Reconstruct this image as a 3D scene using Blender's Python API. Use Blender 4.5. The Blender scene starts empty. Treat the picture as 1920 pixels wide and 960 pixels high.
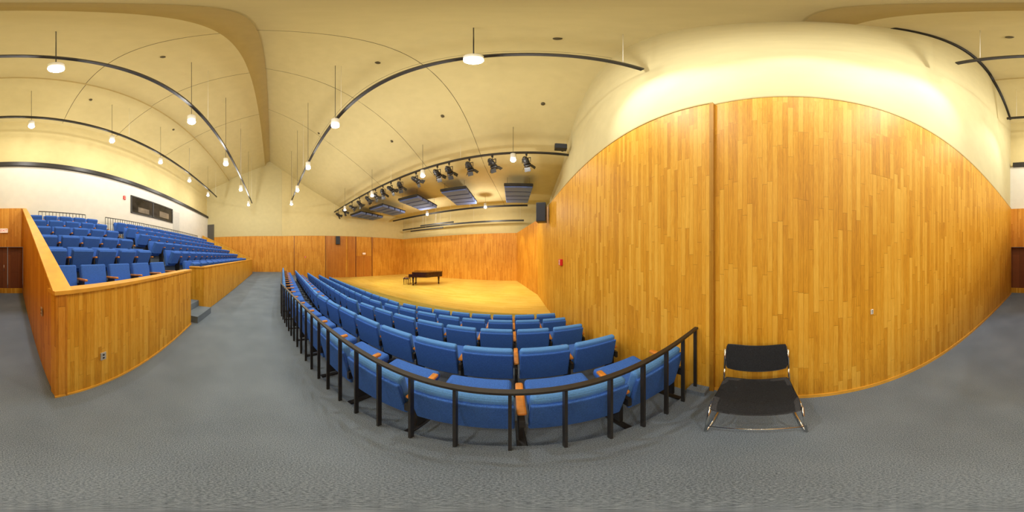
import bpy, bmesh, math, random
from mathutils import Vector, Matrix, Euler
from mathutils.bvhtree import BVHTree
random.seed(7)
H=1.6
scene=bpy.context.scene
col=scene.collection
TH=math.radians(5.5); CA,SA=math.cos(TH),math.sin(TH)
def hw(xp,yp,z=0.0):
    return Vector((CA*xp+SA*yp, -SA*xp+CA*yp, z))
def wh(x,y):
    return (CA*x-SA*y, SA*x+CA*y)
# ---------------------------------------------------------------- materials
def mk(name):
    m=bpy.data.materials.new(name); m.use_nodes=True
    nt=m.node_tree; b=nt.nodes['Principled BSDF']
    return m,nt,b
def simple(name,c,rough=0.6,metal=0.0,var=0.12,scale=20,spec=0.5,bump=0.0):
    m,nt,b=mk(name)
    tc=nt.nodes.new('ShaderNodeTexCoord'); n=nt.nodes.new('ShaderNodeTexNoise')
    n.inputs['Scale'].default_value=scale; n.inputs['Detail'].default_value=4
    nt.links.new(tc.outputs['Object'],n.inputs['Vector'])
    r=nt.nodes.new('ShaderNodeValToRGB')
    r.color_ramp.elements[0].position=0.3; r.color_ramp.elements[1].position=0.7
    r.color_ramp.elements[0].color=tuple(max(0,k*(1-var)) for k in c)+(1,)
    r.color_ramp.elements[1].color=tuple(min(1,k*(1+var)) for k in c)+(1,)
    nt.links.new(n.outputs['Fac'],r.inputs['Fac']); nt.links.new(r.outputs['Color'],b.inputs['Base Color'])
    b.inputs['Roughness'].default_value=rough; b.inputs['Metallic'].default_value=metal
    b.inputs['Specular IOR Level'].default_value=spec
    if bump>0:
        bp=nt.nodes.new('ShaderNodeBump'); bp.inputs['Strength'].default_value=bump; bp.inputs['Distance'].default_value=0.01
        nt.links.new(n.outputs['Fac'],bp.inputs['Height']); nt.links.new(bp.outputs['Normal'],b.inputs['Normal'])
    return m
def emis(name,c,s):
    m,nt,b=mk(name)
    b.inputs['Base Color'].default_value=c+(1,)
    b.inputs['Emission Color'].default_value=c+(1,); b.inputs['Emission Strength'].default_value=s
    return m
def planks(name,cols,width=0.057,length=1.1,rough=0.35,joint=0.55,swap=False,wv=0.30,tone=.28,spec=.4):
    m,nt,b=mk(name); N=nt.nodes.new; L=nt.links.new
    uv=N('ShaderNodeUVMap'); sx=N('ShaderNodeSeparateXYZ'); L(uv.outputs['UV'],sx.inputs[0])
    U,V=(sx.outputs[1],sx.outputs[0]) if swap else (sx.outputs[0],sx.outputs[1])
    def M(op,a,bv=None):
        n=N('ShaderNodeMath'); n.operation=op
        for i,x in enumerate((a,bv)):
            if x is None: continue
            if isinstance(x,(int,float)): n.inputs[i].default_value=x
            else: L(x,n.inputs[i])
        return n.outputs[0]
    us=M('DIVIDE',U,width); ui=M('FLOOR',us); uf=M('FRACT',us)
    w1=N('ShaderNodeTexWhiteNoise'); w1.noise_dimensions='1D'; L(ui,w1.inputs['W'])
    vs=M('ADD',M('DIVIDE',V,length),M('MULTIPLY',w1.outputs['Value'],7.0)); vi=M('FLOOR',vs); vf=M('FRACT',vs)
    cb=N('ShaderNodeCombineXYZ'); L(ui,cb.inputs[0]); L(vi,cb.inputs[1])
    w2=N('ShaderNodeTexWhiteNoise'); w2.noise_dimensions='2D'; L(cb.outputs[0],w2.inputs['Vector'])
    g=N('ShaderNodeCombineXYZ'); L(M('MULTIPLY',U,80.0),g.inputs[0]); L(M('MULTIPLY',V,3.4),g.inputs[1]); L(M('MULTIPLY',w2.outputs['Value'],40.0),g.inputs[2])
    n=N('ShaderNodeTexNoise'); n.inputs['Scale'].default_value=1.0; n.inputs['Detail'].default_value=6; n.inputs['Roughness'].default_value=0.7; n.inputs['Distortion'].default_value=1.6
    L(g.outputs[0],n.inputs['Vector'])
    n2=N('ShaderNodeTexNoise'); n2.inputs['Scale'].default_value=0.9; L(uv.outputs['UV'],n2.inputs['Vector'])
    f=M('ADD',M('ADD',M('MULTIPLY',w2.outputs['Value'],wv),M('MULTIPLY',n.outputs['Fac'],0.8)),M('MULTIPLY',n2.outputs['Fac'],tone))
    r=N('ShaderNodeValToRGB'); L(f,r.inputs['Fac']); e=r.color_ramp.elements
    e[0].position=0.32; e[0].color=cols[0]+(1,); e[1].position=1.03; e[1].color=cols[2]+(1,)
    k=e.new(0.64); k.color=cols[1]+(1,)
    j=M('MAXIMUM',M('LESS_THAN',uf,0.04),M('LESS_THAN',vf,0.004))
    mx=N('ShaderNodeMix'); mx.data_type='RGBA'; L(M('MULTIPLY',j,joint),mx.inputs[0]); L(r.outputs['Color'],mx.inputs[6])
    mx.inputs[7].default_value=tuple(x*0.3 for x in cols[0])+(1,)
    L(mx.outputs[2],b.inputs['Base Color']); b.inputs['Roughness'].default_value=rough
    b.inputs['Specular IOR Level'].default_value=spec
    return m
def carpet(name,lo,hi):
    m,nt,b=mk(name); N=nt.nodes.new; L=nt.links.new
    tc=N('ShaderNodeTexCoord')
    n=N('ShaderNodeTexNoise'); n.inputs['Scale'].default_value=170; n.inputs['Detail'].default_value=5; n.inputs['Roughness'].default_value=0.85; L(tc.outputs['Object'],n.inputs['Vector'])
    n2=N('ShaderNodeTexNoise'); n2.inputs['Scale'].default_value=1.6; n2.inputs['Detail'].default_value=4; L(tc.outputs['Object'],n2.inputs['Vector'])
    mp=N('ShaderNodeMath'); mp.operation='MULTIPLY_ADD'; L(n2.outputs['Fac'],mp.inputs[0]); mp.inputs[1].default_value=0.12; L(n.outputs['Fac'],mp.inputs[2])
    r=N('ShaderNodeValToRGB'); L(mp.outputs[0],r.inputs['Fac']); e=r.color_ramp.elements
    e[0].position=0.42; e[0].color=lo+(1,); e[1].position=0.70; e[1].color=hi+(1,)
    L(r.outputs['Color'],b.inputs['Base Color']); b.inputs['Roughness'].default_value=0.95; b.inputs['Specular IOR Level'].default_value=0.1
    return m
OAKC=((0.38,0.140,0.008),(0.68,0.330,0.024),(0.86,0.52,0.080))
OAK=planks('oak_wall_boards',OAKC,width=.043,length=.8,rough=.5,spec=.25)
OAKR=planks('amber_oak_boards',((0.34,0.10,0.008),(0.62,0.26,0.024),(0.80,0.42,0.065)),width=.06,rough=.5,spec=.25)
OAKCAP=simple('oak_cap',(0.78,0.40,0.045),0.4,var=0.12,scale=9)
OAKDK=planks('oak_return_edge',((0.26,0.10,0.008),(0.42,0.20,0.018),(0.54,0.29,0.04)),width=.03,length=1.2,rough=.5,spec=.2)
OAKRED=planks('reddish_oak_door',((0.28,0.08,0.010),(0.47,0.165,0.020),(0.60,0.26,0.04)),width=.06,length=3)
REDOAK=planks('dark_oak_door',((0.13,0.035,0.012),(0.20,0.06,0.02),(0.28,0.09,0.03)),width=0.3,length=3)
STAGE=planks('maple_stage_floor',((0.60,0.40,0.06),(0.76,0.54,0.11),(0.86,0.67,0.20)),width=0.07,length=1.3,rough=0.22,joint=0.3)
CARPET=carpet('blue_grey_carpet',(0.035,0.050,0.075),(0.31,0.38,0.465))
PL_Y=simple('yellow_cream_plaster',(0.62,0.525,0.265),0.85,var=0.03,scale=3,spec=0.1)
PL_W=simple('warm_white_plaster',(0.76,0.74,0.66),0.85,var=0.03,scale=3,spec=0.1)
PL_C=simple('cream_plaster',(0.58,0.515,0.285),0.85,var=0.03,scale=3,spec=0.1)
BROWN=simple('tan_shade_tone',(0.52,0.41,0.18),0.85,var=0.04,scale=3)  # darker ceiling plaster colour, shade painted in for step faces and reveals
BLACK=simple('black_metal',(0.02,0.018,0.016),0.45,var=0.2)
BLKFAB=simple('charcoal_fabric',(0.036,0.040,0.050),0.9,var=0.5,scale=220)
SEAM=simple('seam_dark',(0.10,0.08,0.04),0.8)
BLUE=simple('blue_upholstery',(0.050,0.150,0.55),0.9,var=0.28,scale=160,spec=0.15,bump=0.2)
BLUE2=simple('light_blue_trim',(0.11,0.30,0.74),0.85,var=0.15,scale=160,spec=0.15)
ARM=simple('oak_armrest',(0.58,0.22,0.03),0.35,var=0.25,scale=14)
CHROME=simple('chrome',(0.75,0.74,0.70),0.18,1.0,var=0.03)
WHITE=simple('white_enamel',(0.80,0.78,0.72),0.4,var=0.03)
GREYP=simple('grey_blue_absorber',(0.15,0.21,0.46),0.9,var=0.1)
SLOT=simple('absorber_slot',(0.02,0.02,0.04),0.9,var=0.1)
RED=simple('red_plastic',(0.70,0.02,0.02),0.4)
STEEL=simple('brushed_steel',(0.6,0.6,0.58),0.4,0.5)
PIANO=simple('polished_dark_wood',(0.030,0.010,0.007),0.15,var=0.2,scale=8)
IVORY=simple('ivory_keys',(0.8,0.78,0.7),0.3)
GLASS=simple('dark_booth_glass',(0.03,0.025,0.022),0.08,var=.6,scale=1.2)
BOOTH=simple('booth_lit_interior_tone',(0.16,0.12,0.07),0.5,var=.5,scale=2)  # lighter tone painted over the glass for the lit booth interior
GLOW=emis('lamp_glow',(1.0,0.98,0.93),35.0)
SIGNW=emis('sign_face',(1.0,0.80,0.65),0.4)
DOORG=simple('pale_grey_door',(0.62,0.62,0.58),0.5)
DOORD=simple('dark_grey_opening',(0.09,0.085,0.07),0.6)
# ---------------------------------------------------------------- mesh helpers
def add_box(bm,c,s,rot=None,bevel=0.0,mi=0,seg=2,M=None):
    R=Euler(rot).to_matrix().to_4x4() if rot else Matrix.Identity(4)
    mat=Matrix.Translation(c)@R@Matrix.Diagonal((s[0],s[1],s[2],1))
    if M is not None: mat=M@mat
    g=bmesh.ops.create_cube(bm,size=1,matrix=mat); vs=g['verts']
    fs={f for v in vs for f in v.link_faces}
    for f in fs: f.material_index=mi
    if bevel>0:
        es=list({e for v in vs for e in v.link_edges})
        bmesh.ops.bevel(bm,geom=es,offset=bevel,segments=seg,profile=0.5,affect='EDGES')
def add_cyl(bm,p0,p1,r0,r1=None,seg=16,mi=0,caps=True):
    p0=Vector(p0);p1=Vector(p1); d=p1-p0
    if r1 is None:r1=r0
    q=d.to_track_quat('Z','Y').to_matrix().to_4x4()
    g=bmesh.ops.create_cone(bm,cap_ends=caps,segments=seg,radius1=r0,radius2=r1,depth=d.length,matrix=Matrix.Translation((p0+p1)/2)@q)
    for f in {f for v in g['verts'] for f in v.link_faces}: 
        f.material_index=mi
        if len(f.verts)==4: f.smooth=True
def add_tube(bm,pts,r,seg=10,mi=0):
    for a,b in zip(pts[:-1],pts[1:]): add_cyl(bm,a,b,r,seg=seg,mi=mi)
    for p in pts[1:-1]:
        g=bmesh.ops.create_uvsphere(bm,u_segments=seg,v_segments=6,radius=r,matrix=Matrix.Translation(p))
        for f in {f for v in g['verts'] for f in v.link_faces}: f.material_index=mi; f.smooth=True
def obj(name,bm,mats,parent=None,**kw):
    me=bpy.data.meshes.new(name); bm.normal_update(); bm.to_mesh(me); bm.free()
    for m in (mats if isinstance(mats,(list,tuple)) else [mats]): me.materials.append(m)
    o=bpy.data.objects.new(name,me); col.objects.link(o)
    if parent: o.parent=parent
    for k,v in kw.items(): o[k]=v
    return o
def empty(name,loc=(0,0,0),rz=0,**kw):
    o=bpy.data.objects.new(name,None); col.objects.link(o); o.location=loc; o.rotation_euler=(0,0,rz); o.empty_display_size=0.1
    for k,v in kw.items(): o[k]=v
    return o
def clone(root,loc,rz):
    n=root.copy(); col.objects.link(n); n.location=loc; n.rotation_euler=(0,0,rz)
    for ch in root.children:
        c=ch.copy(); col.objects.link(c); c.parent=n
        for g in ch.children:
            d=g.copy(); col.objects.link(d); d.parent=c
    return n
def prism(name,p0,p1,z0,z1,t,mat,z1b=None,z0b=None,**kw):
    """vertical slab p0->p1; t thickness toward right-hand side of p0->p1 ; UV in metres"""
    p0=Vector(p0[:2]);p1=Vector(p1[:2]); d=(p1-p0); Ln=d.length; d/=Ln; n=Vector((d.y,-d.x))
    if z1b is None:z1b=z1
    if z0b is None:z0b=z0
    bm=bmesh.new(); uvl=bm.loops.layers.uv.new('UVMap')
    def v(p,z): return bm.verts.new((p.x,p.y,z))
    q0=p0+n*t;q1=p1+n*t
    a=[v(p0,z0),v(p1,z0b),v(p1,z1b),v(p0,z1)]; b=[v(q0,z0),v(q1,z0b),v(q1,z1b),v(q0,z1)]
    fs=[a,b[::-1],[a[0],a[3],b[3],b[0]],[a[1],b[1],b[2],a[2]],[a[3],a[2],b[2],b[3]],[a[0],b[0],b[1],a[1]]]
    for f in fs:
        F=bm.faces.new(f)
        for l in F.loops:
            c=l.vert.co.xy-p0; l[uvl].uv=(c.dot(d)+c.dot(n)*1.0+37.3, l.vert.co.z+11.0)
    bmesh.ops.recalc_face_normals(bm,faces=bm.faces)
    return obj(name,bm,mat,**kw)
def poly(name,polys,mat,**kw):
    bm=bmesh.new(); uvl=bm.loops.layers.uv.new('UVMap')
    for p in polys:
        F=bm.faces.new([bm.verts.new(q) for q in p])
        for l in F.loops:
            xp,yp=wh(l.vert.co.x,l.vert.co.y); l[uvl].uv=(yp+30,xp+30)
    return obj(name,bm,mat,**kw)
S=dict(kind='structure')
# ---------------------------------------------------------------- floor with lower tiers
B8=math.radians(9.3)
def bendx(y0): return -4.2+0.08*y0
def rowpt(x,y0):
    xb=bendx(y0)
    if x>=xb: return Vector((x,y0)),0.0
    s=xb-x
    return Vector((xb-s*math.cos(B8),y0+s*math.sin(B8))),-B8
prof=[(-9,0),(.685,0),(.685,-.1),(1.22,-.1),(1.22,-.3),(2.12,-.3),(2.12,-.5),(3.02,-.5),(3.02,-.7),(3.92,-.7),(3.92,-.9),(7.5,-.9)]
bm=bmesh.new(); rings=[]
for (y0,z) in prof:
    r=[]
    for x in (2.4,bendx(y0),-17.5):
        p,_=rowpt(x,y0); r.append(bm.verts.new((p.x,p.y,z)))
    rings.append(r)
for a,b in zip(rings[:-1],rings[1:]):
    for i in range(2): bm.faces.new([a[i],a[i+1],b[i+1],b[i]])
bmesh.ops.recalc_face_normals(bm,faces=bm.faces)
obj('floor',bm,CARPET,**S)
# stage
SZ=-0.55
st=[hw(2.5,5.8),hw(-15.6,5.8),hw(-14.9,14.2),hw(2.5,14.2)]
bm=bmesh.new(); uvl=bm.loops.layers.uv.new('UVMap')
top=[bm.verts.new((p.x,p.y,SZ)) for p in st]; bot=[bm.verts.new((p.x,p.y,-.95)) for p in st]
bm.faces.new(top)
for i in range(4): bm.faces.new([top[i],top[(i+1)%4],bot[(i+1)%4],bot[i]])
for f in bm.faces:
    for l in f.loops:
        xp,yp=wh(l.vert.co.x,l.vert.co.y); l[uvl].uv=(yp+30+l.vert.co.z,xp+30)
bmesh.ops.recalc_face_normals(bm,faces=bm.faces)
obj('stage_platform',bm,STAGE,**S)
# ---------------------------------------------------------------- right side walls
def pB(y,d=1.35): return Vector(((d+0.1219*y)/0.9925,y))
WT=3.6
prism('wall_right_rear',pB(.50),pB(-6.75),0,WT,-0.06,OAK,**S)
prism('wall_right_front',(1.385,8.75),(1.385,.50),-.95,WT,-0.10,OAK,**S)
prism('wall_right_stage',(.37,14.3),(1.385,8.75),-.6,WT,-0.08,OAKR,**S)
prism('wall_right_upper',pB(15.0,1.41),pB(-7.4,1.41),-.9,13.0,-0.1,PL_C,**S)
prism('trim_1',(1.377,8.75),(1.377,.49),WT,WT+.03,-0.13,BROWN,**S)  # tan strip painted in place of the shadow reveal above the oak
prism('trim_2',pB(.49,1.345),pB(-6.75,1.345),WT,WT+.03,-0.08,BROWN,**S)
poly('trim_3',[[(1.4,.5,WT-.01),(1.4,8.75,WT-.01),(.37,14.3,WT-.01),(3.3,14.3,WT-.01),(1.6,.5,WT-.01)]],PL_Y,**S)
prism('baseboard_right',pB(.5,1.338),pB(-6.75,1.338),0,.05,-0.012,OAKCAP,**S)
prism('trim_4',(1.379,.520),(1.379,.48),0,WT,-0.05,OAKDK,**S)
prism('trim_61',pB(-.896,1.3485),pB(-1.184,1.3485),2.456,3.074,-0.01,OAK,**S)
# low carpeted step nosing where the rail meets the wall
prism('trim_62',(1.383,.69),(1.383,.52),0,.07,0.12,CARPET,**S)
# ---------------------------------------------------------------- far (side) wall opposite
FW=[(-16.3,-7.0),(-16.3,1.0),(-14.75,7.3),(-13.35,14.2)]
for i in range(3):
    a=hw(*FW[i]);b=hw(*FW[i+1])
    prism(f'wall_left_{("rear","middle","stage")[i]}',a,b,(-.1,-.95,-.6)[i],WT,-0.2,OAKR,**S)
    n=(b-a).normalized(); n2=Vector((n.y,-n.x,0))
    a2=a-n2*0.04;b2=b-n2*0.04
    prism(f'wall_left_{("rear","middle","stage")[i]}_upper',a2,b2,WT,13.0,-0.15,PL_Y if i else PL_C,**S)
    prism(f'trim_{5+i}',a+n2*.01,b+n2*.01,WT,WT+.03,-0.05,BROWN,**S)  # same tan strip standing in for the shadow reveal
# panel breaks and reddish bays on the far wall beside the stage
def f2(y,o=.0): return hw(-16.3+(y-1.0)*.246+.02+o,y)
def f3(y,o=.0): return hw(-14.75+.203*(y-7.3)+.03+o,y)
prism('trim_50',f2(2.2),f2(2.25),-.9,WT,0.02,REDOAK,**S)
prism('trim_51',f2(5.2),f2(5.25),-.9,WT,0.02,REDOAK,**S)
prism('trim_52',f2(5.3),f2(7.2),-.9,WT-.02,0.02,OAKRED,**S)
prism('trim_53',f3(7.4),f3(8.2),-.55,WT-.02,0.02,OAKRED,**S)
prism('trim_54',f3(8.22),f3(8.28),-.55,WT,0.05,REDOAK,**S)
prism('trim_55',f3(10.0),f3(10.06),-.55,WT,0.05,REDOAK,**S)
prism('wall_stage_back',hw(-13.6,14.0),hw(-.9,14.0),-.6,WT,-0.1,OAKR,**S)
prism('wall_stage_back_upper',hw(-16,14.05),hw(4,14.05),WT,7.5,-0.1,PL_Y,**S)
# ---------------------------------------------------------------- hall rear wall
YB=-6.75
prism('wall_back_lintel',hw(-.35,YB+.12),hw(1.4,YB+.12),1.97,WT,0.12,OAKR,**S)
prism('wall_back_white',hw(-16.4,YB),hw(1.6,YB),WT,5.75,0.12,PL_W,**S)
prism('wall_back_lower',hw(-16.4,YB),hw(-.35,YB),0,WT,0.12,PL_W,**S)
prism('wall_back_upper',hw(-16.4,YB-.12),hw(1.6,YB-.12),5.75,13,0.12,PL_Y,**S)
prism('trim_8',hw(-16.2,YB+.14),hw(1.1,YB+.14),5.72,5.92,0.26,BLACK,**S)
prism('door_1',hw(-.3,YB-.15),hw(.33,YB-.15),0,1.97,0.06,REDOAK,**S)
prism('door_2',hw(.35,YB-.15),hw(1.35,YB-.15),0,1.97,0.06,REDOAK,**S)
prism('wall_back_kick',hw(-.3,YB-.13),hw(1.3,YB-.13),0,.22,0.02,OAK,**S)
bm=bmesh.new(); add_tube(bm,[(0,0,.12),(0,.06,.12),(0,.06,-.12),(0,0,-.12)],.012)
o=obj('door_handle',bm,CHROME,label='chrome pull handle on the dark exit door',category='handle'); o.location=hw(.5,YB-.149,1.1)
# ---------------------------------------------------------------- parapets
P1=Vector((-.457,-1.278)); P2=Vector((-3.32,-1.40)); Q1=hw(-4.085,-1.81).xy; Q2=hw(-14.6,-1.75).xy
PT=1.27
prism('wall_parapet_front',P2,P1,0,PT,0.12,OAK,**S)
prism('wall_parapet_entry',P1,hw(-.30,YB).xy,0,PT,0.10,OAKR,z1b=WT,**S)
prism('wall_parapet_long',Q2,Q1,0,PT,0.12,OAK,**S)
prism('wall_parapet_return',Q1,hw(-4.085,-2.25).xy,0,PT,0.10,OAK,z1b=PT,**S)
prism('wall_parapet_end',hw(-14.6,-1.75).xy,hw(-14.6,-6.6).xy,0,PT,0.12,OAK,z1b=WT,**S)
def cap(name,p0,p1,z0,z1,w=.17,off=.0):
    p0=Vector(p0[:2]);p1=Vector(p1[:2]); d=(p1-p0).normalized(); n=Vector((d.y,-d.x))
    p0=p0-n*.025;p1=p1-n*.025
    return prism(name,p0,p1,z0,z0+.035,w,OAKCAP,z1b=z1+.035,z0b=z1,**S)
cap('trim_9',P2,P1+Vector((.02,0)),PT,PT)
cap('trim_10',P1,hw(-.30,YB).xy,PT,WT)
cap('trim_11',Q2,Q1,PT,PT)
cap('trim_12',Q1,hw(-4.085,-2.25).xy,PT,PT,.14)
cap('trim_13',hw(-14.6,-1.75).xy,hw(-14.6,-6.6).xy,PT,WT)
prism('baseboard_parapet',P2+Vector((0,.012)),P1+Vector((0.012,.012)),0,.03,0.012,OAKCAP,**S)
# ---------------------------------------------------------------- upper tiers and stairs
RY=[-2.5-.72*k for k in range(6)]; RZ=[.6+.34*k for k in range(6)]
def block(bm,x0,x1,y0,y1,z):
    c=[hw(x0,y0),hw(x1,y0),hw(x1,y1),hw(x0,y1)]
    t=[bm.verts.new((p.x,p.y,z)) for p in c]; b=[bm.verts.new((p.x,p.y,0)) for p in c]
    bm.faces.new(t)
    for i in range(4): bm.faces.new([t[i],t[(i+1)%4],b[(i+1)%4],b[i]])
bm=bmesh.new()
for (xa,xb,yf) in ((-3.27,-.40,-1.86),(-14.5,-4.1,-1.93)):
    for k in range(6):
        y0=yf if k==0 else RY[k]+.62
        y1=RY[k]-.10 
        block(bm,xa,xb,y0,y1,RZ[k])
    block(bm,xa,xb,RY[5]-.1,YB,RZ[5]+.17)
y=-1.6;z=.17
while y>YB:
    block(bm,-4.09,-3.28,y,max(y-.36,YB),z); y-=.36; z=min(z+.17,RZ[5]+.17)
bmesh.ops.recalc_face_normals(bm,faces=bm.faces)
obj('floor_upper_tiers',bm,CARPET,**S)
# ---------------------------------------------------------------- ceiling
def catmull(P,n=6):
    out=[]
    for i in range(len(P)-1):
        p0=P[max(i-1,0)];p1=P[i];p2=P[i+1];p3=P[min(i+2,len(P)-1)]
        for k in range(n):
            t=k/n
            out.append(tuple(.5*((2*b)+(-a+c)*t+(2*a-5*b+4*c-d)*t*t+(-a+3*b-3*c+d)*t**3) for a,b,c,d in zip(p0,p1,p2,p3)))
    out.append(P[-1]); return out
FR=catmull([(-.18,10.72),(1.5,9.1),(3.2,7.45),(5.0,6.1),(6.5,5.15),(7.5,4.72),(9,4.62),(14.3,4.6)])
def cz(yp):
    for a,b in zip(FR[:-1],FR[1:]):
        if a[0]<=yp<=b[0]: return a[1]+(b[1]-a[1])*(yp-a[0])/(b[0]-a[0])+H
    if yp<-4.35: return 8.35+(yp+4.35)*.37+H-.0
    return 10.1+(yp+.63)*.43+H
bm=bmesh.new()
def strip(P,mi=0,x0=-17,x1=4):
    prev=None
    for (yp,z) in P:
        c=[bm.verts.new(hw(x,yp,z+H)) for x in (x0,x1)]
        if prev: 
            f=bm.faces.new([prev[0],prev[1],c[1],c[0]]); f.material_index=mi; f.smooth=len(P)>3
        prev=c
strip(FR); strip([(-.18,10.72),(-.38,10.62),(-.52,10.45),(-.60,10.28),(-.66,10.1)],1); strip([(-.66,10.1),(-4.35,8.5)]); strip([(-4.35,8.5),(-4.35,8.35)],1)  # ridge and rear step faces carry their shade as darker tan
strip([(-4.35,8.35),(-7.1,7.33)])
ceil=obj('ceiling',bm,[PL_Y,BROWN],**S)
def ribbon(name,pts,r,mat=SEAM,**kw):
    bm=bmesh.new()
    for a,b in zip(pts[:-1],pts[1:]): add_cyl(bm,a,b,r,seg=6)
    return obj(name,bm,mat,**kw)
ti=20
for xs in (-2.0,-4.8,-8.5):
    ribbon(f'trim_{ti}',[hw(xs,p[0],p[1]+H) for p in FR[::2]],.009,**S); ti+=1
    ribbon(f'trim_{ti}',[hw(xs,-.66,10.1+H),hw(xs,-4.35,8.5+H)],.009,**S); ti+=1
    ribbon(f'trim_{ti}',[hw(xs,-4.35,8.35+H),hw(xs,YB,7.46+H)],.009,**S); ti+=1
for yy in (2.6,):
    ribbon(f'trim_{ti}',[hw(-16.5,yy,cz(yy)),hw(1.6,yy,cz(yy))],.006,**S); ti+=1
ribbon(f'trim_{ti}',[Vector((pB(y,1.38).x,y,cz(wh(pB(y).x,y)[1])-.05)) for y in (-1.2,-4.1,-4.5,-6.7)],.06,BLACK,**S); ti+=1
bmc=bmesh.new(); bmc.from_mesh(ceil.data); bv=BVHTree.FromBMesh(bmc)
def dirof(u,v):
    a=math.radians((u-960)*.1875); e=math.radians((480-v)*.1875)
    return Vector((math.sin(a)*math.cos(e),math.cos(a)*math.cos(e),math.sin(e)))
for (u,v) in ((709,118),(1018,195),(305,107),(170,187),(830,218),(1045,73),(735,265),(325,243),(1893,70),(598,250)):
    h,_,_,_=bv.ray_cast(Vector((0,0,H)),dirof(u,v))
    if h:
        bm=bmesh.new(); add_cyl(bm,(0,0,-.05),(0,0,.05),.05,.075,seg=14)
        o=obj('recessed_ceiling_fitting',bm,[SEAM],label='small round dark fitting recessed in the ceiling',category='ceiling fitting',group='round ceiling fittings'); o.location=h
# ---------------------------------------------------------------- tracks and pendants
def track(name,yp,zc,x0,x1,lab,r=.05,hh=.09):
    bm=bmesh.new(); a=hw(x0,yp,zc+H);b=hw(x1,yp,zc+H)
    d=(b-a); add_box(bm,(a+b)/2,(d.length,.07,hh),rot=(0,0,math.atan2(d.y,d.x)))
    o=obj(name,bm,BLACK,label=lab,category='lighting track')
    n=max(2,int(abs(x1-x0)/4))
    for i in range(n+1):
        x=x0+.3+(x1-x0-.6)*i/n
        bm=bmesh.new(); p=hw(x,yp,zc+H); q=hw(x,yp,cz(yp)); add_cyl(bm,p,q,.004,seg=6)
        obj('hanger_rod',bm,WHITE,parent=o)
    return o
track('lighting_track',1.6,4.62,-13,1.36,'long black lighting track hung below the sloping ceiling')
track('lighting_track',-1.7,4.75,-14,.95,'long black lighting track hung over the upper seating')
track('lighting_track',-4.9,5.62,-14,1.0,'long black lighting track hung near the rear wall')
track('lighting_track',12.0,3.85,-13,.0,'black batten track over the stage',hh=.14)
track('lighting_track',13.3,2.95,-12.8,-.3,'black batten track by the stage back wall',hh=.14)
track('lighting_track',12.6,2.55,-11,-7.2,'short black batten over the piano',hh=.12)
track('lighting_track',12.3,2.9,-9.5,-6,'short black batten over the piano',hh=.12)
def lamp_light(loc,power,colr=(1,.96,.89),r=.06):
    l=bpy.data.lights.new('lamp','POINT'); l.energy=power; l.color=colr; l.shadow_soft_size=r
    o=bpy.data.objects.new('lamp_light',l); col.objects.link(o); o.location=loc; return o
def pendant(xp,yp,zc,power,lab):
    p=hw(xp,yp,zc+H); e=empty('pendant_downlight',p,label=lab,category='pendant light',group='cylinder pendant downlights')
    bm=bmesh.new(); add_cyl(bm,(0,0,0),(0,0,.30),.10,seg=20,caps=True); add_cyl(bm,(0,0,.30),(0,0,.34),.10,.03,seg=20); obj('shade',bm,WHITE,parent=e)
    bm=bmesh.new(); add_cyl(bm,(0,0,.32),(0,0,cz(yp)-p.z),.007,seg=8); obj('rod',bm,BLACK,parent=e)
    bm=bmesh.new(); g=bmesh.ops.create_uvsphere(bm,u_segments=20,v_segments=12,radius=.097,matrix=Matrix.Diagonal((1,1,.8,1)))
    for f in bm.faces: f.smooth=True
    obj('bulb',bm,GLOW,parent=e)
    if power: lamp_light(p+Vector((0,0,-.17)),power)
PW=130
for x in (-.51,-3.6,-6.5,-9.3,-12.1): pendant(x,1.48,4.0,PW,'white cylinder downlight on rod in front of track')
for x in (-.46,-3.4,-6.3,-9.5,-12.7): pendant(x,-1.82,4.15,PW,'white cylinder downlight on rod over the upper aisle')
for x in (-.49,-3.38,-6.2,-9.1,-12.2): pendant(x,-5.03,5.15,PW*.8,'white cylinder downlight washing the rear wall')
for x in (-.5,-4.2,-7.9,-11.6): pendant(x,5.6,3.75,45,'white cylinder downlight near the stage lighting bar')
for x in (-3.0,-8.0): pendant(x,11.3,3.6,170,'added white cylinder fill light over the stage')  # extra pendants added to brighten the stage and its ceiling
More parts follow.
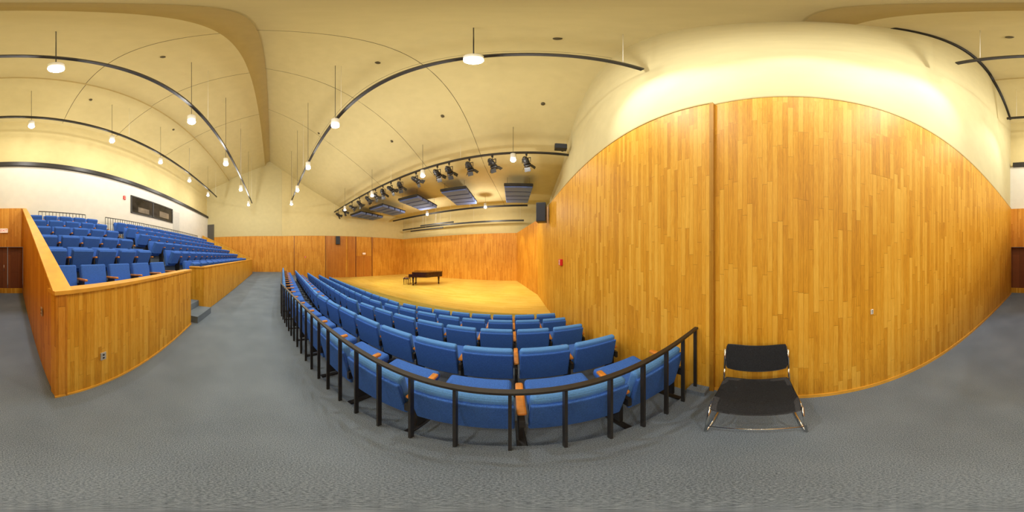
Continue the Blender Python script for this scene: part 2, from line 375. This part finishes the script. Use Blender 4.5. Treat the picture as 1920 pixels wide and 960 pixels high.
# stage bar and theatre lights
tr=track('stage_lighting_bar',6.1,4.49,-15.3,1.75,'black lighting bar carrying stage spotlights')
def stage_light(xp,tilt,pan):
    e=empty('stage_spotlight',hw(xp,6.1,4.345+H),rz=-TH+pan,label='black theatre spotlight with barn doors clamped to bar',category='spotlight',group='theatre spotlights on the stage bar')
    bm=bmesh.new(); add_box(bm,(0,0,.04),(.06,.08,.12),bevel=.01); add_cyl(bm,(0,0,-.02),(0,0,-.17),.015,seg=8)
    add_box(bm,(0,0,-.17),(.34,.04,.015)); add_box(bm,(-.165,0,-.29),(.012,.04,.25)); add_box(bm,(.165,0,-.29),(.012,.04,.25)); obj('yoke',bm,BLACK,parent=e)
    M=Matrix.Translation((0,0,-.38))@Matrix.Rotation(-tilt,4,'X')
    bm=bmesh.new(); add_cyl(bm,(0,-.2,0),(0,.1,0),.10,.125,seg=18); add_cyl(bm,(0,-.27,0),(0,-.2,0),.05,.10,seg=18); add_cyl(bm,(0,.1,0),(0,.2,0),.145,.145,seg=18)
    for k in range(3): add_cyl(bm,(0,-.16+.07*k,0),(0,-.14+.07*k,0),.13,seg=18)
    bm.transform(M); obj('housing',bm,BLACK,parent=e)
    for k in range(4):
        bm=bmesh.new(); R=Matrix.Rotation(k*math.pi/2,4,'Y')
        add_box(bm,(0,.28,.20),(.24,.19,.006),rot=(math.radians(35),0,0)); bm.transform(M@R); obj('barn_door',bm,BLACK,parent=e)
    bm=bmesh.new(); add_cyl(bm,(0,.195,0),(0,.203,0),.11,seg=18); bm.transform(M); obj('lens',bm,WHITE,parent=e)
for u in (987,923,880,842,820,780,750,733,718,704,690,674,660,646,634):
    a=math.radians((u-960)*.1875-5.5); stage_light(6.1*math.tan(a),math.radians(random.uniform(25,50)),random.uniform(-.5,.5))
def speaker(loc,size,rz,lab):
    e=empty('loudspeaker',loc,rz=rz,label=lab,category='loudspeaker')
    bm=bmesh.new(); add_box(bm,(0,0,0),size,bevel=.015); obj('cabinet',bm,BLACK,parent=e)
    bm=bmesh.new(); add_box(bm,(0,-size[1]/2-.008,0),(size[0]*.9,.016,size[2]*.92),bevel=.006); obj('grille',bm,BLKFAB,parent=e)
    bm=bmesh.new(); add_box(bm,(size[0]*.2,size[1]/2+.03,0),(.08,.08,.2)); obj('bracket',bm,BLACK,parent=e)
speaker((1.11,6.05,3.27),(.36,.34,.76),math.radians(-20),'black loudspeaker on bracket high on oak wall')
speaker(hw(-14.75,6.35,3.15),(.42,.35,.8),math.radians(62),'black loudspeaker mounted on the far oak wall')
speaker(hw(1.18,5.75,4.62+H),(.44,.24,.26),math.radians(-10),'small dark loudspeaker box at end of bar')
# acoustic clouds
for (xc) in (.35,-3.25,-6.4,-9.5,-12.3):
    e=empty('acoustic_panel',(xc,10.0,3.95+H),label='blue-grey ribbed acoustic panel hung over the stage',category='acoustic panel',group='hanging acoustic panels')
    bm=bmesh.new()
    for k in range(4): add_box(bm,(0,-1.07+.715*k,0),(1.5,.62,.20),bevel=.03,mi=0)
    add_box(bm,(0,0,.06),(1.49,2.8,.05),mi=1)
    obj('panel',bm,[GREYP,SLOT],parent=e)
    bm=bmesh.new(); add_box(bm,(0,0,.13),(1.54,2.9,.05)); add_box(bm,(0,-1.46,.06),(1.54,.03,.16)); obj('frame',bm,BLACK,parent=e)
    zt=cz(10)-(3.95+H)
    for sx in (-.6,.6):
        for sy in (-1.2,1.2):
            bm=bmesh.new(); add_cyl(bm,(sx,sy,.14),(sx,sy,zt),.008,seg=6); obj('hanger_rod',bm,BLACK,parent=e)
# ---------------------------------------------------------------- auditorium seats
def seat_parts(tiltup,w=1.0):
    P={}
    bm=bmesh.new(); add_box(bm,(0,0.02,.60),(.515*w,.07,.51),rot=(math.radians(11),0,0),bevel=.028,seg=3); P['backrest']=(bm,BLUE2 if w==1 else BLUE)
    bm=bmesh.new(); add_box(bm,(0,-.018,.558),(.52*w,.03,.47),rot=(math.radians(11),0,0),bevel=.012); P['back_panel']=(bm,BLUE)
    bm=bmesh.new(); a=math.radians(tiltup)
    M=Matrix.Translation((0,.10,.42))@Matrix.Rotation(a,4,'X')
    add_box(bm,(0,.21,0),(.49*w,.42,.11),bevel=.035,seg=3,M=M); P['seat_cushion']=(bm,BLUE)
    bm=bmesh.new(); add_box(bm,(0,.21,-.065),(.45*w,.38,.03),bevel=.008,M=M); P['seat_pan']=(bm,BLUE)
    return P
def arm_parts(x):
    b1=bmesh.new(); add_box(b1,(x,.15,.625),(.050,.34,.035),rot=(math.radians(3),0,0),bevel=.012)
    b2=bmesh.new(); add_box(b2,(x,.13,.34),(.030,.18,.55),bevel=.006); add_box(b2,(x,.13,.012),(.05,.34,.024),bevel=.004); add_box(b2,(x,.04,.50),(.028,.16,.1))
    return b1,b2
def make_seat(tiltup,arms,w=1.0,**kw):
    e=empty('auditorium_seat',(0,0,-50),category='theatre seat',**kw)
    for k,(bm,m) in seat_parts(tiltup,w).items(): obj(k,bm,m,parent=e)
    for x in arms:
        a,b=arm_parts(x); obj('armrest',a,ARM,parent=e); obj('pedestal',b,BLACK,parent=e)
    return e
def make_seat_mesh(tiltup,arms,w=1.0):
    bm=bmesh.new(); mats=[BLUE2,BLUE,BLACK,ARM]
    def absorb(b,mi):
        for f in b.faces: f.material_index=mi
        me=bpy.data.meshes.new('t'); b.to_mesh(me); b.free(); n=len(bm.faces); bm.from_mesh(me)
        bm.faces.ensure_lookup_table()
        for f in bm.faces[n:]: f.material_index=mi
        bpy.data.meshes.remove(me)
    for k,(b,m) in seat_parts(tiltup,w).items(): absorb(b,mats.index(m))
    for x in arms:
        a,b=arm_parts(x); absorb(a,3); absorb(b,2)
    me=bpy.data.meshes.new('auditorium_seat'); bm.to_mesh(me); bm.free()
    for m in mats: me.materials.append(m)
    return me
GL='blue auditorium seats on the lower tiers'; GU='blue auditorium seats on the raked upper tiers'
LL='blue upholstered auditorium seat with oak armrests facing the stage'
LU='blue upholstered auditorium seat with raised cushion on raked tier'
pw=.585; TL=6
T1=make_seat(TL,(-pw/2,),label=LL,group=GL); T2=make_seat(TL,(-pw/2,pw/2),label=LL,group=GL)
ML=make_seat_mesh(TL,(-pw/2,))
LY=[.752,1.66,2.60,3.50,4.38]; LZ=[-.1,-.3,-.5,-.7,-.9]
for k in range(5):
    for i in range(22):
        x=1.215-pw/2-.0-i*pw
        if x-pw/2<bendx(LY[k]): x-=.10
        p,r=rowpt(x,LY[k]); loc=(p.x,p.y,LZ[k])
        if k<4 and i<9: clone(T2 if i==0 else T1,loc,r)
        else:
            o=bpy.data.objects.new('auditorium_seat',ML); col.objects.link(o); o.location=loc; o.rotation_euler=(0,0,r)
            o['label']=LL;o['category']='theatre seat';o['group']=GL
pu=.56
TU=66; WU=.94
U1=make_seat(TU,(-pu/2,),WU,label=LU,group=GU); U2=make_seat(TU,(-pu/2,pu/2),WU,label=LU,group=GU)
L0='blue upholstered auditorium seat with lowered cushion behind parapet'
U0=make_seat(12,(-pu/2,),WU,label=L0,group=GU);U00=make_seat(12,(-pu/2,pu/2),WU,label=L0,group=GU)
MU=make_seat_mesh(TU,(-pu/2,),WU)
for k in range(6):
    for i in range(5):
        loc=hw(-.735-i*pu,RY[k],RZ[k])
        if k==0: clone(U00 if i==0 else U0,loc,-TH)
        elif k<4: clone(U2 if i==0 else U1,loc,-TH)
        else:
            o=bpy.data.objects.new('auditorium_seat',MU); col.objects.link(o); o.location=loc; o.rotation_euler=(0,0,-TH)
            o['label']=LU;o['category']='theatre seat';o['group']=GU
    for i in range(17):
        loc=hw(-4.45-i*.57,RY[k],RZ[k])
        o=bpy.data.objects.new('auditorium_seat',MU); col.objects.link(o); o.location=loc; o.rotation_euler=(0,0,-TH)
        o['label']=LU;o['category']='theatre seat';o['group']=GU
for t in (T1,T2,U1,U2,U0,U00):
    for c in list(t.children): bpy.data.objects.remove(c)
    bpy.data.objects.remove(t)
# ---------------------------------------------------------------- railings
e=empty('guard_rail',(0,0,0),label='black steel guard rail with flat posts behind the last lower row',category='railing')
RYY=.644
pts=[];x=1.345
while x>-8.2: pts.append(rowpt(x,RYY)); x-=.2255
bmp=bmesh.new(); add_box(bmp,(0,0,.435),(.014,.030,.87))
post=obj('post',bmp,BLACK,parent=e); post.location=(pts[0][0].x,pts[0][0].y,0)
for p,r in pts[1:]:
    c=post.copy(); col.objects.link(c); c.location=(p.x,p.y,0); c.rotation_euler=(0,0,r)
bm=bmesh.new(); a=Vector((1.37,RYY));b=rowpt(bendx(RYY),RYY)[0];c=rowpt(-8.2,RYY)[0]
for s,t in ((a,b),(b,c)):
    d=t-s; add_box(bm,((s+t).x/2,(s+t).y/2,.885),(d.length+.01,.036,.022),rot=(0,0,math.atan2(d.y,d.x)),bevel=.004)
obj('handrail',bm,BLACK,parent=e)
def backrail(x0,x1,lab):
    zf=RZ[5]+.17; e=empty('guard_rail',hw(x0,-6.36,zf),rz=-TH,label=lab,category='railing')
    L=x1-x0
    bm=bmesh.new(); add_box(bm,(L/2,0,.93),(abs(L),.04,.03)); add_box(bm,(L/2,0,.12),(abs(L),.02,.02)); obj('handrail',bm,BLACK,parent=e)
    n=int(abs(L)/.14); 
    if n>95:n=95
    bm=bmesh.new(); add_box(bm,(0,0,.46),(.018,.018,.92)); m=obj('post',bm,BLACK,parent=e)
    for i in range(1,n+1):
        c=m.copy(); col.objects.link(c); c.location=(L*i/n,0,0)
backrail(-.9,-2.9,'short black railing behind the top row of seats')
backrail(-3.9,-13.0,'long black railing along the rear gangway')
# ---------------------------------------------------------------- stacking chair
e=empty('stacking_chair',(1.045,.075,0),rz=math.pi/2+.06,label='charcoal stacking chair with chrome sled frame by the oak wall',category='chair')
def curved_pad(name,w,d,t,curve,M,mat):
    bm=bmesh.new(); nx,ny=14,10; g=[]
    for j in range(ny+1):
        row=[]
        for i in range(nx+1):
            x=-w/2+w*i/nx; y=-d/2+d*j/ny
            xx=x*(1-abs(2*y/d)**6*.06); yy=y*(1-abs(2*x/w)**6*.06)
            row.append(bm.verts.new((xx,yy,curve(x,y))))
        g.append(row)
    for j in range(ny):
        for i in range(nx):
            f=bm.faces.new([g[j][i],g[j][i+1],g[j+1][i+1],g[j+1][i]]); f.smooth=True
    bmesh.ops.solidify(bm,geom=bm.faces[:],thickness=t)
    bm.transform(M); o=obj(name,bm,mat,parent=e); 
    md=o.modifiers.new('b','BEVEL'); md.width=.012; md.segments=3; md.limit_method='ANGLE'
    return o
curved_pad('seat',.49,.45,.045,lambda x,y:.02*(2*x/.46)**2-.04*max(0,(y-.1)/.12)**2,Matrix.Translation((0,.03,.445))@Matrix.Rotation(math.radians(4),4,'X'),BLKFAB)
curved_pad('backrest',.48,.28,.040,lambda x,y:-.03*(1-(2*x/.46)**2),Matrix.Translation((0,-.200,.70))@Matrix.Rotation(math.radians(97),4,'X'),BLKFAB)
for s in (-1,1):
    bm=bmesh.new()
    add_tube(bm,[(s*.245,-.205,.78),(s*.246,-.19,.56),(s*.247,-.17,.42),(s*.255,-.22,.02),(s*.26,-.20,.012),(s*.26,.22,.012),(s*.26,.24,.025),(s*.252,.18,.40),(s*.247,.10,.43),(s*.245,-.16,.43)],.0085)
    obj('leg',bm,CHROME,parent=e)
bm=bmesh.new(); add_cyl(bm,(-.25,.215,.10),(.25,.215,.10),.006,seg=8); obj('crossbar',bm,CHROME,parent=e)
bm=bmesh.new(); add_cyl(bm,(-.24,-.17,.41),(.24,-.17,.41),.007,seg=8); obj('crossbar',bm,CHROME,parent=e)
# ---------------------------------------------------------------- piano
pe=empty('grand_piano',(-6.05,10.55,SZ),rz=math.radians(30-6),label='dark polished grand piano with closed lid on stage',category='piano')
def outline(s=1.0):
    ctrl=[(-1.0,-.75),(-.2,-.75),(.15,-.66),(.45,-.35),(.75,-.12),(1.0,.0),(1.12,.22),(1.12,.5),(.98,.72),(.7,.75),(-1.0,.75)]
    P=catmull([(a,b) for a,b in ctrl[1:10]],4)
    return [(-1.0,-.75)]+[(a,b) for a,b in P]+[(-1.0,.75)]
def extr(name,z0,z1,mat,sc=1.0,pl=None):
    bm=bmesh.new(); o=pl or outline(); 
    b=[bm.verts.new((x*sc,y*sc,z0)) for x,y in o]; t=[bm.verts.new((x*sc,y*sc,z1)) for x,y in o]
    bm.faces.new(b[::-1]);bm.faces.new(t)
    for i in range(len(o)): j=(i+1)%len(o); bm.faces.new([b[i],b[j],t[j],t[i]])
    bmesh.ops.recalc_face_normals(bm,faces=bm.faces)
    return obj(name,bm,mat,parent=pe)
extr('case',.62,.96,PIANO); extr('lid',.965,.99,PIANO,1.02)
bm=bmesh.new(); add_box(bm,(-1.12,0,.66),(.28,1.5,.07),bevel=.01); add_box(bm,(-1.12,-.72,.75),(.28,.07,.2),bevel=.02); add_box(bm,(-1.12,.72,.75),(.28,.07,.2),bevel=.02); obj('keybed',bm,PIANO,parent=pe)
bm=bmesh.new(); add_box(bm,(-1.13,0,.71),(.15,1.26,.03)); obj('keyboard',bm,IVORY,parent=pe)
for (x,y) in ((-.95,-.6),(-.95,.6),(.85,.3)):
    bm=bmesh.new(); add_cyl(bm,(x,y,.08),(x,y,.63),.045,.085,seg=8); add_cyl(bm,(x,y,.04),(x,y,.09),.06,seg=12); add_cyl(bm,(x-.02,y,.035),(x+.02,y,.035),.035,seg=12); obj('leg',bm,PIANO,parent=pe)
bm=bmesh.new(); add_box(bm,(-.85,0,.35),(.04,.05,.55)); add_box(bm,(-.85,.12,.35),(.03,.03,.55)); add_box(bm,(-.85,-.12,.35),(.03,.03,.55)); add_box(bm,(-.87,0,.09),(.14,.34,.06)); obj('pedal_lyre',bm,PIANO,parent=pe)
be=empty('piano_bench',(-7.45,9.93,SZ),rz=math.radians(24),label='dark wooden piano bench with padded top beside piano',category='bench')
bm=bmesh.new(); add_box(bm,(0,0,.47),(.42,.85,.10),bevel=.02); obj('seat',bm,PIANO,parent=be)
for (x,y) in ((-.16,-.36),(.16,-.36),(-.16,.36),(.16,.36)):
    bm=bmesh.new(); add_cyl(bm,(x,y,0),(x,y,.43),.02,.035,seg=8); obj('leg',bm,PIANO,parent=be)
# ---------------------------------------------------------------- wall items
def plate(name,loc,rz,size,mat,lab,cat,extra=None):
    """local -Y faces the room"""
    e=empty(name,loc,rz=rz,label=lab,category=cat)
    bm=bmesh.new(); add_box(bm,(0,-size[1]/2,0),size,bevel=min(size)*.2); obj('plate',bm,mat,parent=e)
    for s in (-.2,.2):
        bm=bmesh.new(); add_cyl(bm,(0,-size[1]-.004,size[2]*s),(0,-size[1],size[2]*s),size[0]*.18,seg=10); obj('socket',bm,BLACK if extra is None else extra,parent=e)
plate('floor_box_plate',(P1.x+(P2.x-P1.x)*.172,P1.y+(P2.y-P1.y)*.172+.001,.47),math.pi,(.065,.012,.105),STEEL,'steel outlet plate on the oak parapet','outlet')
plate('outlet_plate',(pB(-.92).x-.001,-.92,1.05),math.radians(-83),(.03,.01,.05),WHITE,'small white outlet on the oak wall','outlet')
plate('light_switch',hw(-.318,-1.95,.9),math.radians(84.5),(.07,.01,.11),STEEL,'small steel switch plate on the entry parapet','switch')
plate('fire_alarm',(1.384,4.4,1.42),math.radians(-90),(.22,.07,.18),RED,'red fire alarm pull box on oak wall','fire alarm',WHITE)
plate('fire_alarm',hw(-15.75,3.3,1.5),math.radians(76),(.14,.05,.16),RED,'red fire alarm box on the far oak wall','fire alarm',WHITE)
plate('fire_strobe',hw(-5.3,YB+.005,3.2+H),math.pi-TH,(.14,.06,.22),RED,'red alarm strobe beside the booth window','fire alarm',WHITE)
def exit_sign(loc,rz,w,lab):
    e=empty('exit_sign',loc,rz=rz,label=lab,category='exit sign')
    bm=bmesh.new(); add_box(bm,(0,-.03,0),(w,.06,w*.58),bevel=.006); obj('housing',bm,WHITE,parent=e)
    bm=bmesh.new(); add_box(bm,(0,-.062,0),(w*.92,.004,w*.5)); obj('sign_face',bm,SIGNW,parent=e)
    t=bpy.data.curves.new('EXIT','FONT'); t.body='EXIT'; t.size=w*.42; t.extrude=.002; t.align_x='CENTER'; t.align_y='CENTER'
    o=bpy.data.objects.new('tmp',t); col.objects.link(o); bpy.context.view_layer.update()
    me=bpy.data.meshes.new_from_object(o.evaluated_get(bpy.context.evaluated_depsgraph_get())); bpy.data.objects.remove(o)
    me.materials.clear(); me.materials.append(RED)
    x=bpy.data.objects.new('lettering',me); col.objects.link(x); x.parent=e; x.rotation_euler=(math.pi/2,0,0); x.location=(0,-.067,0)
exit_sign(hw(.47,YB+.125,2.63),math.pi-TH,.32,'lit exit sign with red letters above dark doors')
exit_sign(f3(9.1,.05)+Vector((0,0,1.85)),math.radians(90-5.5-11+0),.32,'lit exit sign with red letters on stage side wall')
def inback(name,x0,x1,z0,z1,mat,o=.02):
    prism(name,hw(x0,YB+o),hw(x1,YB+o),z0,z1,0.03,mat,**S)
inback('window_1',-7.55,-5.8,2.45+H,3.42+H,GLASS)
inback('window_2',-9.6,-7.55,2.45+H,3.42+H,GLASS)
inback('trim_48',-7.2,-6.3,2.55+H,2.85+H,BOOTH,.028)  # pale patch on the glass, booth light put into the colour
inback('trim_49',-9.2,-8.2,2.6+H,3.0+H,BOOTH,.028)
i=40
for (a,b,c,d) in ((-9.66,-5.74,3.40,3.47),(-9.66,-5.74,2.40,2.46),(-9.66,-9.58,2.4,3.47),(-5.82,-5.74,2.4,3.47),(-7.6,-7.5,2.4,3.47)):
    prism(f'trim_{i}',hw(a,YB+.05),hw(b,YB+.05),c+H,d+H,0.06,BLACK,**S); i+=1
inback('door_3',-10.6,-9.75,RZ[5]+.17,4.98,DOORG)
a=hw(-16.27,-6.72);b=hw(-16.27,-6.0)
prism('door_4',a,b,3.0,5.0,0.03,DOORD,**S)
for j,(ya,yb) in enumerate(((8.3,9.08),(9.12,9.9))):
    prism(f'door_{5+j}',f3(ya),f3(yb),-.55,1.6,0.03,OAKRED,**S)
# ---------------------------------------------------------------- lights
def spot(loc,tgt,power,ang,colr,blend=.6,r=.1):
    l=bpy.data.lights.new('spot','SPOT'); l.energy=power; l.color=colr; l.spot_size=math.radians(ang); l.spot_blend=blend; l.shadow_soft_size=r
    o=bpy.data.objects.new('spot_light',l); col.objects.link(o); o.location=loc
    o.rotation_euler=(Vector(tgt)-Vector(loc)).to_track_quat('-Z','Y').to_euler()
for x in (-.8,-4,-8,-12): spot(hw(x,6.6,4.0+H),hw(x*.9-.5,9.8,SZ),850,70,(1,.90,.52))
for x in (-3,-6,-9): spot(hw(x,6.6,4.0+H),hw(x-.5,14,1.2),260,60,(1,.88,.60))
for (x,y) in ((-1.5,10.2),(-1.0,12.4)): spot(hw(-2.5,y-1.2,3.9+H),(1.0-(y-10)*.12,y,.5),360,42,(1,.90,.5),.4)
for (yp,zc,tx,ty,pw_) in ((1.62,4.5,1.6,1.3,260),(-.3,4.5,1.4,-.3,130),(-1.7,4.65,1.2,-1.6,260),(-4.9,5.5,.8,-4.4,210)):
    spot(hw(-.35,yp,zc+H-.6),(tx,ty,4.45),pw_,72,(.84,.93,1.0),.95,.05)
spot(hw(.05,-4.9,5.5+H),(-.15,-3.0,0),330,26,(.55,.75,1.0),.8,.05)
# ---------------------------------------------------------------- world, camera
w=bpy.data.worlds.new('World'); scene.world=w; w.use_nodes=True
w.node_tree.nodes['Background'].inputs[0].default_value=(.9,.85,.7,1); w.node_tree.nodes['Background'].inputs[1].default_value=.2
cam=bpy.data.cameras.new('Camera'); cam.type='PANO'
try: cam.cycles.panorama_type='EQUIRECTANGULAR'
except Exception: pass
try: cam.panorama_type='EQUIRECTANGULAR'
except Exception: pass
co=bpy.data.objects.new('Camera',cam); col.objects.link(co); co.location=(0,0,H); co.rotation_euler=(math.pi/2,0,0)
scene.camera=co
scene.view_settings.view_transform='Standard'
